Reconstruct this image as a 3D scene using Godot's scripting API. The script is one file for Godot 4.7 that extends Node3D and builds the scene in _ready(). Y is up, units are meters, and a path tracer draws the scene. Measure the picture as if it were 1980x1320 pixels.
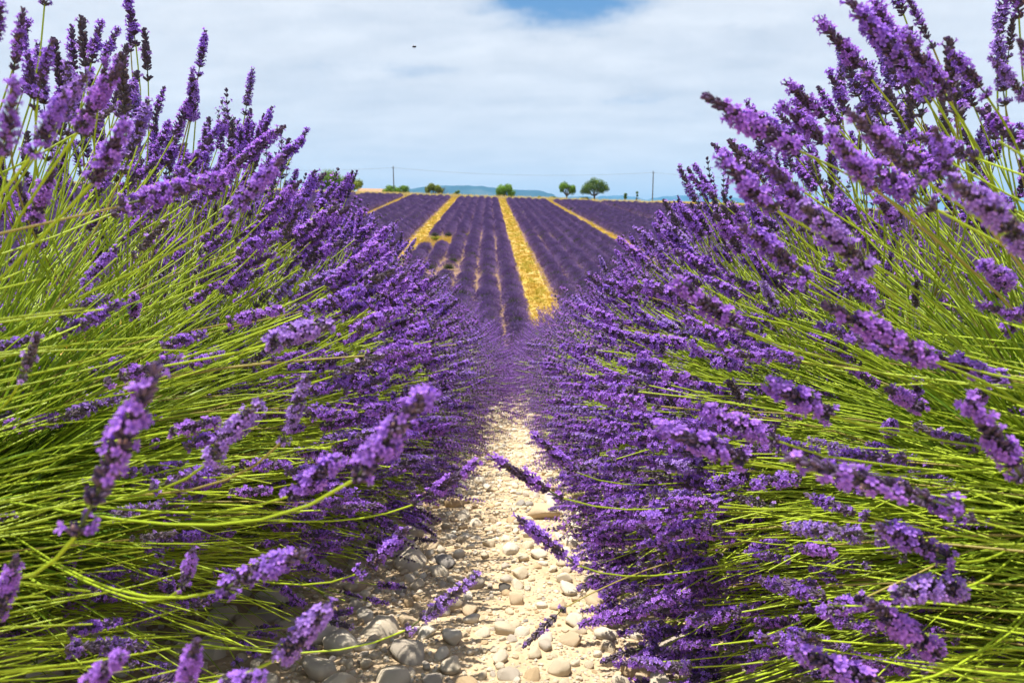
extends Node3D
# Lavender rows falling away on both sides of a stony furrow, a second lavender field rising beyond the dip.

const ROW_X := 0.79          # distance of the two near rows from the middle of the furrow
const PATH_X := -0.04        # middle of the stony furrow
const FAR_TURN := -0.0338    # the far rows run a little to the left (x per metre of depth)

var rng := RandomNumberGenerator.new()
var noise := FastNoiseLite.new()
var mats := {}
var taken := {}

# ---------------------------------------------------------------- mesh collector
class Buf:
	var v := PackedVector3Array()
	var n := PackedVector3Array()
	var c := PackedColorArray()
	var i := PackedInt32Array()

	func vert(p: Vector3, nn: Vector3, col: Color) -> int:
		v.append(p); n.append(nn); c.append(col)
		return v.size() - 1

	func tri(a: int, b: int, d: int) -> void:          # turned so that its front looks along its normals
		var g := (v[d] - v[a]).cross(v[b] - v[a])
		if g.dot(n[a] + n[b] + n[d]) < 0.0:
			i.append(a); i.append(d); i.append(b)
		else:
			i.append(a); i.append(b); i.append(d)

	func face(p: Array, col: Color) -> void:           # a flat polygon of its own
		var nn: Vector3 = (p[2] - p[0]).cross(p[1] - p[0]).normalized()
		var first := v.size()
		for q in p:
			vert(q, nn, col)
		for k in range(1, p.size() - 1):
			tri(first, first + k, first + k + 1)

	func box(lo: Vector3, hi: Vector3, col: Color) -> void:
		var a := lo
		var b := hi
		face([Vector3(a.x, b.y, a.z), Vector3(b.x, b.y, a.z), Vector3(b.x, b.y, b.z), Vector3(a.x, b.y, b.z)], col)
		face([Vector3(a.x, a.y, b.z), Vector3(b.x, a.y, b.z), Vector3(b.x, a.y, a.z), Vector3(a.x, a.y, a.z)], col)
		face([Vector3(a.x, a.y, b.z), Vector3(a.x, b.y, b.z), Vector3(b.x, b.y, b.z), Vector3(b.x, a.y, b.z)], col)
		face([Vector3(b.x, a.y, a.z), Vector3(b.x, b.y, a.z), Vector3(a.x, b.y, a.z), Vector3(a.x, a.y, a.z)], col)
		face([Vector3(b.x, a.y, b.z), Vector3(b.x, b.y, b.z), Vector3(b.x, b.y, a.z), Vector3(b.x, a.y, a.z)], col)
		face([Vector3(a.x, a.y, a.z), Vector3(a.x, b.y, a.z), Vector3(a.x, b.y, b.z), Vector3(a.x, a.y, b.z)], col)

	func tube(pts: Array, radii: Array, sides: int, c0: Color, c1: Color, capped := true) -> void:
		var last := pts.size() - 1
		var side := Vector3.RIGHT
		var rows := []
		for k in pts.size():
			var t: Vector3 = (pts[mini(k + 1, last)] - pts[maxi(k - 1, 0)]).normalized()
			if k == 0:
				side = t.cross(Vector3.RIGHT if absf(t.x) < 0.8 else Vector3.UP).normalized()
			else:
				side = (side - t * side.dot(t)).normalized()
			var across := t.cross(side)
			var row := []
			for s in sides:
				var a := TAU * s / sides
				var d := side * cos(a) + across * sin(a)
				row.append(vert(pts[k] + d * radii[k], d, c0.lerp(c1, float(k) / last)))
			rows.append(row)
		for k in last:
			for s in sides:
				var q := (s + 1) % sides
				tri(rows[k][s], rows[k + 1][s], rows[k + 1][q])
				tri(rows[k][s], rows[k + 1][q], rows[k][q])
		if capped:
			var tip := vert(pts[last], (pts[last] - pts[last - 1]).normalized(), c1)
			for s in sides:
				tri(rows[last][s], rows[last][(s + 1) % sides], tip)

	func ball(at: Vector3, half: Vector3, seg: int, rings: int, col: Color, turn := Basis()) -> void:
		var rows := []
		for r in range(1, rings):
			var row := []
			for s in seg:
				var a := TAU * s / seg
				var e := PI * r / rings
				var u := Vector3(sin(e) * cos(a), cos(e), sin(e) * sin(a))
				row.append(vert(at + turn * (u * half), (turn * (u / half)).normalized(), col))
			rows.append(row)
		var top := vert(at + turn * Vector3(0, half.y, 0), turn * Vector3.UP, col)
		var low := vert(at - turn * Vector3(0, half.y, 0), turn * Vector3.DOWN, col)
		for s in seg:
			var q := (s + 1) % seg
			tri(top, rows[0][s], rows[0][q])
			tri(low, rows[-1][s], rows[-1][q])
			for r in rows.size() - 1:
				tri(rows[r][s], rows[r + 1][s], rows[r + 1][q])
				tri(rows[r][s], rows[r + 1][q], rows[r][q])

	func add(o: Buf, t: Transform3D, tint := Color.WHITE) -> void:
		var first := v.size()
		v.append_array(t * o.v)
		n.append_array(Transform3D(t.basis.orthonormalized(), Vector3.ZERO) * o.n)
		if tint == Color.WHITE:
			c.append_array(o.c)
		else:
			for q in o.c:
				c.append(q * tint)
		for k in o.i:
			i.append(k + first)

	func smooth() -> void:
		n.fill(Vector3.ZERO)
		for k in range(0, i.size(), 3):
			var g := (v[i[k + 2]] - v[i[k]]).cross(v[i[k + 1]] - v[i[k]])
			for j in 3:
				n[i[k + j]] += g
		for k in n.size():
			n[k] = n[k].normalized()

	func arrays() -> Array:
		var a := []
		a.resize(Mesh.ARRAY_MAX)
		a[Mesh.ARRAY_VERTEX] = v
		a[Mesh.ARRAY_NORMAL] = n
		a[Mesh.ARRAY_COLOR] = c
		a[Mesh.ARRAY_INDEX] = i
		return a

func mesh_of(bufs: Array, materials: Array) -> ArrayMesh:
	var m := ArrayMesh.new()
	for k in bufs.size():
		if bufs[k].i.size():
			m.add_surface_from_arrays(Mesh.PRIMITIVE_TRIANGLES, bufs[k].arrays())
			m.surface_set_material(m.get_surface_count() - 1, materials[k])
	return m

# ---------------------------------------------------------------- naming
func numbered(called: String) -> String:
	taken[called] = taken.get(called, -1) + 1
	return called if taken[called] == 0 else "%s_%03d" % [called, taken[called]]

func tag(o: Node3D, label: String, category: String, group := "") -> Node3D:
	o.set_meta("label", label)
	o.set_meta("category", category)
	if group:
		o.set_meta("group", group)
	return o

func base(called: String, at: Vector3, turn := 0.0) -> Node3D:
	var o := Node3D.new()
	o.name = numbered(called)
	add_child(o, true)
	o.position = at
	o.rotation.y = turn
	return o

func part(called: String, m: Mesh, parent: Node, t := Transform3D()) -> MeshInstance3D:
	var o := MeshInstance3D.new()
	o.name = called
	o.mesh = m
	parent.add_child(o, true)
	o.transform = t
	return o

func solo(called: String, m: Mesh, at := Vector3.ZERO, turn := 0.0) -> MeshInstance3D:
	var o := MeshInstance3D.new()
	o.name = numbered(called)
	o.mesh = m
	add_child(o, true)
	o.position = at
	o.rotation.y = turn
	return o

func copies(called: String, m: Mesh, where: Array, parent: Node, colors: Array = []) -> MultiMeshInstance3D:
	var mm := MultiMesh.new()
	mm.transform_format = MultiMesh.TRANSFORM_3D
	mm.use_colors = not colors.is_empty()
	mm.mesh = m
	mm.instance_count = where.size()
	for k in where.size():
		mm.set_instance_transform(k, where[k])
		if mm.use_colors:
			mm.set_instance_color(k, colors[k])
	var o := MultiMeshInstance3D.new()
	o.name = numbered(called) if parent == self else called
	o.multimesh = mm
	parent.add_child(o, true)
	o.set_meta("kind", "stuff")
	return o

func ordinal(k: int) -> String:
	var small := ["zeroth", "first", "second", "third", "fourth", "fifth", "sixth", "seventh", "eighth", "ninth", "tenth", "eleventh", "twelfth", "thirteenth", "fourteenth", "fifteenth", "sixteenth", "seventeenth", "eighteenth", "nineteenth"]
	if k < 20:
		return small[k]
	if k % 10 == 0:
		return ["twentieth", "thirtieth", "fortieth", "fiftieth", "sixtieth", "seventieth", "eightieth", "ninetieth"][k / 10 - 2]
	return ["twenty", "thirty", "forty", "fifty", "sixty", "seventy", "eighty", "ninety"][k / 10 - 2] + "-" + small[k % 10]

func rnd(a: float, b: float) -> float:
	return rng.randf_range(a, b)

func lin(r: float, g: float, b: float) -> Color:
	return Color(r, g, b)

# ---------------------------------------------------------------- materials
func material(called: String, color: Color, rough := 0.7, vertex := false, through := Color.BLACK) -> StandardMaterial3D:
	var m := StandardMaterial3D.new()
	m.resource_name = called
	m.albedo_color = color.linear_to_srgb()
	m.roughness = rough
	m.metallic_specular = 0.35
	m.vertex_color_use_as_albedo = vertex
	if through != Color.BLACK:
		m.backlight_enabled = true
		m.backlight = through.linear_to_srgb()
	mats[called] = m
	return m

func noise_texture(freq: float, oct: int, ramp: Array, seed_: int, size := 512, bump := false) -> NoiseTexture2D:
	var f := FastNoiseLite.new()
	f.noise_type = FastNoiseLite.TYPE_SIMPLEX_SMOOTH
	f.frequency = freq
	f.fractal_octaves = oct
	f.seed = seed_
	var t := NoiseTexture2D.new()
	t.width = size
	t.height = size
	t.seamless = true
	t.noise = f
	if bump:
		t.as_normal_map = false
	if ramp.size():
		var g := Gradient.new()
		var offs := PackedFloat32Array()
		var cols := PackedColorArray()
		for k in ramp.size():
			offs.append(float(k) / (ramp.size() - 1))
			cols.append(ramp[k].linear_to_srgb())
		g.offsets = offs
		g.colors = cols
		t.color_ramp = g
	return t

func triplanar(m: StandardMaterial3D, albedo: Texture2D, height: Texture2D, scale: float, cm: float, world := true) -> StandardMaterial3D:
	m.albedo_texture = albedo
	m.uv1_triplanar = true
	m.uv1_world_triplanar = world
	m.uv1_scale = Vector3.ONE * scale
	if height:
		m.heightmap_enabled = true
		m.heightmap_texture = height
		m.heightmap_scale = cm
	return m

func make_materials() -> void:
	material("stem", Color.WHITE, 0.42, true, lin(0.35, 0.35, 0.2))
	material("calyx", Color.WHITE, 0.75, true)
	material("petal", Color.WHITE, 0.6, true, lin(0.8, 0.75, 0.85))
	material("leaf", Color.WHITE, 0.6, true, lin(0.5, 0.5, 0.3))
	material("bark", lin(0.10, 0.085, 0.07), 0.9, true)
	material("plain", Color.WHITE, 0.8, true)
	var grain := noise_texture(0.02, 5, [lin(0.62, 0.60, 0.56), lin(0.95, 0.93, 0.90), lin(1.0, 1.0, 1.0)], 11)
	var relief := noise_texture(0.03, 5, [], 12)
	var soil := noise_texture(0.012, 6, [lin(0.66, 0.62, 0.56), lin(0.86, 0.83, 0.78), lin(1, 0.98, 0.95)], 13)
	var soil_relief := noise_texture(0.03, 6, [], 14)
	triplanar(material("ground", Color.WHITE, 0.95, true), soil, soil_relief, 1.4, 1.2)
	var tones := [lin(0.72, 0.62, 0.46), lin(0.76, 0.68, 0.54), lin(0.68, 0.55, 0.38), lin(0.58, 0.52, 0.44), lin(0.80, 0.74, 0.62), lin(0.62, 0.47, 0.29), lin(0.13, 0.12, 0.11), lin(0.38, 0.36, 0.34)]
	for k in tones.size():
		triplanar(material("stone%d" % k, tones[k], 0.85), grain, relief, 9.0, 0.12, false)
	var wood := noise_texture(0.008, 4, [lin(0.006, 0.022, 0.024), lin(0.010, 0.035, 0.034), lin(0.10, 0.12, 0.11)], 15)
	triplanar(material("forest", Color.WHITE, 1.0, false), wood, null, 0.0006, 0.0)

# ---------------------------------------------------------------- the lie of the land
func smin(a: float, b: float, k: float) -> float:
	var h := clampf(0.5 + 0.5 * (b - a) / k, 0.0, 1.0)
	return lerpf(b, a, h) - k * h * (1.0 - h)

func land(x: float, z: float) -> float:
	var d := -z
	var near := -0.19 * maxf(d, -6.0)
	var tilt := -0.033 * clampf(x, -110.0, 110.0) * smoothstep(40.0, 159.0, d)
	var far := -7.15 + 0.0961 * d
	var crest := 8.25 - clampf((d - 160.0) * 0.012, -0.6, 6.0)
	return -smin(-near, -smin(far, crest, 0.5), 1.0) + tilt

func ground(x: float, z: float) -> float:
	var h := land(x, z)
	if z > -26.0 and absf(x) < 3.0:
		h += 0.05 * smoothstep(0.35, 0.75, absf(x - PATH_X))
		h += 0.012 * noise.get_noise_2d(x * 90.0, z * 90.0) + 0.02 * noise.get_noise_2d(x * 22.0, z * 22.0)
	return h

# ---------------------------------------------------------------- lavender: flower spikes
func ring_dirs(axis: Vector3) -> Array:
	var s := axis.cross(Vector3.RIGHT if absf(axis.x) < 0.8 else Vector3.UP).normalized()
	return [s, axis.cross(s)]

func calyx(b: Buf, at: Vector3, dir: Vector3, length: float, r: float, col: Color, tip: Color, sides: int) -> void:
	if sides <= 3:
		b.tube([at, at + dir * length * 0.6, at + dir * length], [r * 0.7, r, r * 0.5], 3, col, tip, true)
	else:
		b.tube([at, at + dir * length * 0.35, at + dir * length * 0.75, at + dir * length], [r * 0.55, r, r * 0.95, r * 0.6], sides, col, tip, true)

func flower(b: Buf, at: Vector3, dir: Vector3, size: float, col: Color, fine: bool) -> void:
	var uv := ring_dirs(dir)
	var u: Vector3 = uv[0]
	var w: Vector3 = uv[1]
	var mouth := at + dir * size * 0.5
	if fine:
		b.tube([at, mouth], [size * 0.10, size * 0.2], 4, col * 0.75, col, false)
	var lobes := 5 if fine else 3
	var spin := rng.randf() * TAU
	var throat := col * 0.42
	for k in lobes:
		var a := spin + TAU * k / lobes + rnd(-0.12, 0.12)
		var o := u * cos(a) + w * sin(a)
		var q := dir.cross(o)
		var reach := size * (0.66 if k < 2 else 0.52) * rnd(0.85, 1.12)
		var lift := dir * size * rnd(-0.05, 0.30)
		var wide := size * (0.19 if fine else 0.30)
		var cc := col * rnd(0.8, 1.2)
		var nn := (dir - o * 0.35).normalized()
		var c0 := b.vert(mouth - dir * size * 0.08, nn, throat)
		var l1 := b.vert(mouth + o * reach * 0.55 + q * wide + lift * 0.35, (nn + q * 0.3).normalized(), cc)
		var r1 := b.vert(mouth + o * reach * 0.55 - q * wide + lift * 0.35, (nn - q * 0.3).normalized(), cc)
		if fine:
			var l2 := b.vert(mouth + o * reach * 0.95 + q * wide * 0.6 + lift * 0.8, nn, cc * 1.1)
			var r2 := b.vert(mouth + o * reach * 0.95 - q * wide * 0.6 + lift * 0.8, nn, cc * 1.1)
			var mid := b.vert(mouth + o * reach * 0.6 + lift * 0.2, nn, cc * 0.85)
			b.tri(c0, l1, mid)
			b.tri(c0, mid, r1)
			b.tri(l1, l2, mid)
			b.tri(l2, r2, mid)
			b.tri(mid, r2, r1)
		else:
			var tip := b.vert(mouth + o * reach + lift, nn, cc * 1.1)
			b.tri(c0, l1, tip)
			b.tri(c0, tip, r1)

# A flower spike that points along +y from the origin: whorls of calyces, some with an open flower. Returns [calyces, petals].
func spike(length: float, bloom: float, fine: bool, hue: float, grey: float) -> Array:
	var body := Buf.new()
	var petals := Buf.new()
	var bend := rnd(-0.012, 0.012)
	var at_axis := func(t: float) -> Vector3: return Vector3(bend * t * t, length * t, bend * 0.6 * t * (1.0 - t))
	var axis := []
	var radii := []
	for k in 6:
		axis.append(at_axis.call(k / 5.0))
		radii.append(lerpf(0.0012, 0.0006, k / 5.0))
	body.tube(axis, radii, 4 if fine else 3, lin(0.10, 0.13, 0.04), lin(0.07, 0.05, 0.07))
	var ts := []
	var whorls := rng.randi_range(10, 12) if fine else 7
	if rng.randf() < 0.45:
		ts.append(0.0)
		for k in whorls - 1:
			ts.append(0.22 + 0.74 * pow(float(k) / (whorls - 2), 0.92))
	else:
		for k in whorls:
			ts.append(0.02 + 0.94 * pow(float(k) / (whorls - 1), 0.95))
	for wi in ts.size():
		var t: float = ts[wi]
		var up := clampf(t, 0.0, 1.0)
		var full := 0.85 + 0.35 * sin(PI * clampf(up * 0.9 + 0.12, 0, 1)) - 0.45 * up * up
		var count := int(round((12.0 if fine else 6.0) * clampf(full, 0.45, 1.2)))
		var c0: Vector3 = at_axis.call(t)
		var spin := rng.randf() * TAU
		for k in count:
			var a := spin + TAU * k / count + rnd(-0.25, 0.25)
			var tilt := lerpf(rnd(0.75, 1.15), rnd(0.3, 0.6), up * up)
			var o := Vector3(cos(a), 0, sin(a))
			var dir := (o * sin(tilt) + Vector3.UP * cos(tilt)).normalized()
			var at := c0 + o * 0.0012 * full + Vector3.UP * rnd(-0.0025, 0.0035)
			var l := rnd(0.0058, 0.0078) * (0.8 + 0.25 * full)
			var r := rnd(0.00125, 0.0017)
			if not fine:
				l *= 1.1
				r *= 1.25
			var shade := rnd(0.65, 1.35)
			var col := lin(0.086, 0.064, 0.084).lerp(lin(0.12, 0.11, 0.10), grey) * shade
			var tip := lin(0.115, 0.074, 0.175).lerp(lin(0.16, 0.14, 0.16), grey) * shade
			calyx(body, at, dir, l, r, col, tip, 5 if fine else 3)
			var end := at + dir * l * 0.92
			if rng.randf() < bloom * (0.30 + 1.25 * maxf(0.0, 0.5 + 0.5 * sin(t * 10.0 + hue * 20.0))):
				var out := (dir + o * 0.5 + Vector3(rnd(-0.3, 0.3), rnd(-0.1, 0.4), rnd(-0.3, 0.3))).normalized()
				var p := lin(0.50, 0.20, 0.88).lerp(lin(0.39, 0.205, 0.92), hue).lerp(lin(0.58, 0.42, 0.80), grey) * rnd(0.75, 1.2)
				flower(petals, end, out, rnd(0.0056, 0.0078) * (1.0 if fine else 1.2), p, fine)
			elif rng.randf() < 0.07:
				body.ball(end, Vector3(0.0011, 0.0016, 0.0011), 4, 3, lin(0.34, 0.22, 0.20) * rnd(0.7, 1.2))
		if fine:
			for k in 2:
				var a := spin + PI * k
				var o := Vector3(cos(a), 0, sin(a))
				var q := Vector3(-o.z, 0, o.x)
				body.face([c0 - Vector3.UP * 0.002 + q * 0.002, c0 + o * 0.006 + Vector3.UP * 0.003, c0 - Vector3.UP * 0.002 - q * 0.002], lin(0.16, 0.12, 0.06))
	for k in (6 if fine else 3):
		var a := TAU * k / 6.0 + rnd(-0.3, 0.3)
		var dir := Vector3(cos(a) * 0.35, 1, sin(a) * 0.35).normalized()
		calyx(body, at_axis.call(0.97), dir, rnd(0.005, 0.0065), 0.0013 if fine else 0.002, lin(0.07, 0.055, 0.09), lin(0.12, 0.07, 0.2), 5 if fine else 3)
	return [body, petals]

# A stem that starts along +y and bends over towards +x; returns [points, transform of its tip].
func stem_curve(length: float, bend: float, lift: float) -> Array:
	var pts := [Vector3.ZERO]
	var p := Vector3.ZERO
	var a := 0.0
	var steps := 9
	for k in steps:
		var s := (k + 0.5) / steps
		a = bend * pow(s, 1.2) - lift * smoothstep(0.72, 1.0, s) + rnd(-0.035, 0.035)
		p += Vector3(sin(a), cos(a), 0) * length / steps
		pts.append(p)
	a -= lift * 0.35
	var y := Vector3(sin(a), cos(a), 0)
	return [pts, Transform3D(Basis(y.cross(Vector3.BACK), y, Vector3.BACK), p)]

func stem_buf(pts: Array, thick: float, sides: int) -> Buf:
	var b := Buf.new()
	var radii := []
	for k in pts.size():
		radii.append(thick * lerpf(1.15, 0.85, float(k) / (pts.size() - 1)))
	var dry := rng.randf() < 0.1
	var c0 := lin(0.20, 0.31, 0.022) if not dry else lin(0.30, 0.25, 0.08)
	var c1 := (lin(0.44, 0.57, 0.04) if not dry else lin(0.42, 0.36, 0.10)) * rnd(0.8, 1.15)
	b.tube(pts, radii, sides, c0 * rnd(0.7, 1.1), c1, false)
	if sides > 3 and rng.randf() < 0.6:
		for k in [2, 3] if rng.randf() < 0.5 else [3]:
			var along: Vector3 = (pts[k + 1] - pts[k]).normalized()
			var uv := ring_dirs(along)
			for s in [-1.0, 1.0]:
				blade(b, pts[k], (along + uv[0] * s * rnd(0.25, 0.6)).normalized(), rnd(0.025, 0.05), rnd(0.001, 0.0017), 0.2, c0 * rnd(0.7, 1.0), 2)
	return b

func blade(b: Buf, at: Vector3, dir: Vector3, length: float, wide: float, droop: float, col: Color, steps := 3) -> void:
	var across := dir.cross(Vector3.UP).normalized()
	if across.length() < 0.5:
		across = Vector3(cos(length * 900.0), 0, sin(length * 900.0))
	across = across.rotated(dir, rnd(-1.2, 1.2))
	var nn := across.cross(dir).normalized()
	if nn.y < 0:
		nn = -nn
	var prev := []
	var p := at
	var d := dir
	for k in steps + 1:
		var w := wide * (1.0 if k < steps else 0.15) * (0.6 if k == 0 else 1.0)
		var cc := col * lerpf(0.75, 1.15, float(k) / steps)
		var row := [b.vert(p - across * w, nn, cc), b.vert(p + across * w, nn, cc)]
		if prev.size():
			b.tri(prev[0], prev[1], row[1])
			b.tri(prev[0], row[1], row[0])
		prev = row
		p += d * length / steps
		d = (d + Vector3.DOWN * droop / steps).normalized()

# The leafy heart of a lavender plant: grey-green leaves below, flowerless green shoots that fan out above.
func foliage(shoots: int, leaves: int, coarse := 1.0) -> Buf:
	var b := Buf.new()
	for k in shoots:
		var a := rng.randf() * TAU
		var e := asin(rnd(-0.1, 1.0))
		var d := Vector3(cos(a) * cos(e), sin(e), sin(a) * cos(e))
		d = (d + Vector3.UP * 0.25).normalized()
		var at := Vector3(0, 0.24, 0) + d * rnd(0.0, 0.10)
		var col := lin(0.13, 0.26, 0.022).lerp(lin(0.30, 0.42, 0.035), rng.randf()) * rnd(0.6, 1.15)
		blade(b, at, d, rnd(0.20, 0.42), rnd(0.0011, 0.0019) * coarse, rnd(0.1, 0.7), col, 4)
	for k in leaves:
		var a := rng.randf() * TAU
		var e := asin(rnd(-0.5, 1.0))
		var d := Vector3(cos(a) * cos(e), sin(e), sin(a) * cos(e))
		var at := Vector3(0, 0.22, 0) + d * Vector3(0.26, 0.21, 0.26) * pow(rng.randf(), 0.5)
		var dir := (d + Vector3(rnd(-0.7, 0.7), rnd(0.0, 1.0), rnd(-0.7, 0.7))).normalized()
		blade(b, at, dir, rnd(0.03, 0.065), rnd(0.0013, 0.002) * coarse, 0.3, lin(0.09, 0.14, 0.035) * rnd(0.5, 1.3), 2)
	return b

var spikes_fine := []        # meshes
var tiny_bufs := []
var fine_stalks := []        # [mesh, bend] stem and fine spike together
var spike_bufs := []         # [calyces, petals] of the plain spikes
var stems := []              # [mesh, tip transform, bend, buf of the plain stem]
var stalk_meshes := []       # [mesh, bend] stem and spike together
const STEM := 0.47
const SPIKE := 0.064
const FULL := 0.088           # length at which the parts of a spike have their own size

func from_mesh(m: ArrayMesh, surface: int) -> Buf:
	var arr := m.surface_get_arrays(surface)
	var b := Buf.new()
	b.v = arr[Mesh.ARRAY_VERTEX]
	b.n = arr[Mesh.ARRAY_NORMAL]
	b.c = arr[Mesh.ARRAY_COLOR]
	b.i = arr[Mesh.ARRAY_INDEX]
	return b

# The same spike for plants so far off that its flowers are specks.
func tiny_spike(length: float, bloom: float) -> Array:
	var body := Buf.new()
	var petals := Buf.new()
	for wi in 7:
		var t := 0.04 + 0.92 * wi / 6.0
		for k in 6:
			var a := TAU * k / 6.0 + wi * 0.7 + rnd(-0.3, 0.3)
			var o := Vector3(cos(a), 0, sin(a))
			var q := Vector3(-o.z, 0, o.x)
			var c0 := Vector3(0, length * t, 0)
			var tip := c0 + o * lerpf(0.0085, 0.005, t) + Vector3.UP * 0.006
			var col := lin(0.078, 0.064, 0.088).lerp(lin(0.115, 0.074, 0.175), 0.5) * rnd(0.7, 1.35)
			var v0 := body.vert(c0 + q * 0.0026 - Vector3.UP * 0.001, (q + o * 0.4).normalized(), col)
			var v1 := body.vert(c0 - q * 0.0026 - Vector3.UP * 0.001, (o * 0.4 - q).normalized(), col)
			var v2 := body.vert(c0 + Vector3.UP * 0.006, Vector3.UP, col)
			var v3 := body.vert(tip, (o + Vector3.UP).normalized(), col)
			body.tri(v0, v3, v2)
			body.tri(v1, v3, v2)
			body.tri(v0, v1, v3)
			if rng.randf() < bloom * 0.7:
				flower(petals, tip, (o + Vector3.UP * 0.3).normalized(), rnd(0.0075, 0.010), lin(0.39, 0.17, 0.72) * rnd(0.7, 1.2), false)
	return [body, petals]

func make_stalk_kinds() -> void:
	var blooms := [0.62, 0.50, 0.38, 0.68, 0.55, 0.28, 0.45, 0.58, 0.10, 0.5, 0.72, 0.22, 0.48, 0.34, 0.60]
	for k in blooms.size():
		var s := spike(FULL * rnd(0.72, 1.28), blooms[k], true, rng.randf(), rnd(0.0, 0.12) if k < 7 or k > 10 else rnd(0.15, 0.55))
		spikes_fine.append(mesh_of(s, [mats.calyx, mats.petal]))
	for k in 8:
		spike_bufs.append(spike(FULL * rnd(0.8, 1.2), blooms[k] * 1.05, false, rng.randf(), 0.0 if k < 6 else 0.3))
		tiny_bufs.append(tiny_spike(FULL * rnd(0.85, 1.15), blooms[k]))
	for bend in [-6.0, 4.0, 12.0, 20.0, 30.0, 42.0, 54.0]:
		for q in 2:
			var c := stem_curve(STEM, deg_to_rad(bend + rnd(-2, 2)), deg_to_rad(rnd(6, 16)))
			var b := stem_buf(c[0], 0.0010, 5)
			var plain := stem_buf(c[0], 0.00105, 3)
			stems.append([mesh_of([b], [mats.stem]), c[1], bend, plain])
			for j in 2:
				var s: Array = spike_bufs[rng.randi() % spike_bufs.size()]
				var body := Buf.new()
				var petals := Buf.new()
				var small: Transform3D = c[1].scaled_local(Vector3.ONE * SPIKE / FULL * rnd(0.85, 1.2))
				body.add(s[0], small)
				petals.add(s[1], small)
				if j == 0:
					var fine: ArrayMesh = spikes_fine[rng.randi() % spikes_fine.size()]
					var bufs := [b, Buf.new(), Buf.new()]
					for n in 2:
						var src := from_mesh(fine, n)
						bufs[n + 1].add(src, small)
					fine_stalks.append([mesh_of(bufs, [mats.stem, mats.calyx, mats.petal]), bend])
				stalk_meshes.append([mesh_of([plain, body, petals], [mats.stem, mats.calyx, mats.petal]), bend])

# Where a stalk of a plant stands: [transform, bend in degrees]. side -1 is the left row; az 0 heads for the furrow, 90 forward.
func stalk_at(side: float, az_lo: float, az_hi: float, el_lo := -14.0, tall := 1.0, low := 0.6, more_low := 0.0, deep := 0.34) -> Array:
	var az := deg_to_rad(rnd(az_lo, az_hi))
	var el := asin(rnd(sin(deg_to_rad(el_lo)), 1.0))
	if rng.randf() < more_low:
		el = deg_to_rad(rnd(el_lo, 12.0))
	var h := Vector3(-side * cos(az), 0, -sin(az))
	var d := h * cos(el) + Vector3.UP * sin(el)
	var reach := lerpf(low, 0.70 * tall, smoothstep(0.0, 0.9, el)) * (1.0 - deep * pow(rng.randf(), 1.7)) + rnd(-0.02, 0.03)
	var start := Vector3(0, 0.33 - rnd(0.0, 0.20) * smoothstep(0.25, -0.2, el), 0) + d * 0.05 + Vector3(rnd(-0.07, 0.07), rnd(-0.08, 0.05), rnd(-0.1, 0.1))
	var bend := rnd(0.0, 10.0) + 30.0 * pow(cos(el), 2.0) * rnd(0.4, 1.35)
	var axis := d.cross(Vector3.UP)
	axis = axis.normalized() if axis.length() > 0.02 else Vector3.RIGHT
	var y := d.rotated(axis, deg_to_rad(bend) * 0.5)
	var x := Vector3.DOWN - y * Vector3.DOWN.dot(y)
	x = (x.normalized() if x.length() > 0.05 else h).rotated(y, rnd(-0.35, 0.35))
	x = (x - y * x.dot(y)).normalized()
	var s := reach / (STEM + SPIKE)
	return [Transform3D(Basis(x, y, x.cross(y)) .scaled_local(Vector3.ONE * s), start), bend]

func nearest_kind(list: Array, column: int, bend: float) -> int:
	var best := 0
	var gap := 1e9
	for k in list.size():
		var g := absf(list[k][column] - bend) + rng.randf() * 7.0
		if g < gap:
			gap = g
			best = k
	return best

const EYE := Vector3(0, 0.55, 0)

# Stalks keep clear of the open furrow and of the place the photographer stands in.
func stands_free(a: Vector3, b: Vector3) -> bool:
	for k in 5:
		var p := a.lerp(b, k / 4.0)
		var r := p - EYE
		if r.length() < 0.42 or (r.length() < 0.62 and k > 1 and rng.randf() < 0.5):
			return false
		var rise := (p.y - (EYE.y + 0.19 * p.z)) / absf(p.x)
		if k == 4 and rise > ((0.88 + 0.42 * smoothstep(0.75, 1.9, -p.z)) if p.x < 0.0 else 1.22):
			return false
		var open := absf(p.x - PATH_X + 0.018 * p.z)
		var over := p.y - land(p.x, p.z)
		if p.x < PATH_X and over < 0.34 and absf(p.x - PATH_X) < lerpf(0.33, 0.10, clampf((-p.z - 0.9) / 1.6, 0.0, 1.0)) * rnd(0.75, 1.05):
			return false
		if open < lerpf(0.22, 0.03, clampf(-p.z / 5.5, 0.0, 1.0)) * rnd(0.55, 1.1) * clampf(1.5 - over / 0.5, 0.35, 1.0) and p.z > -6.0:
			return false
	return true

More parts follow.
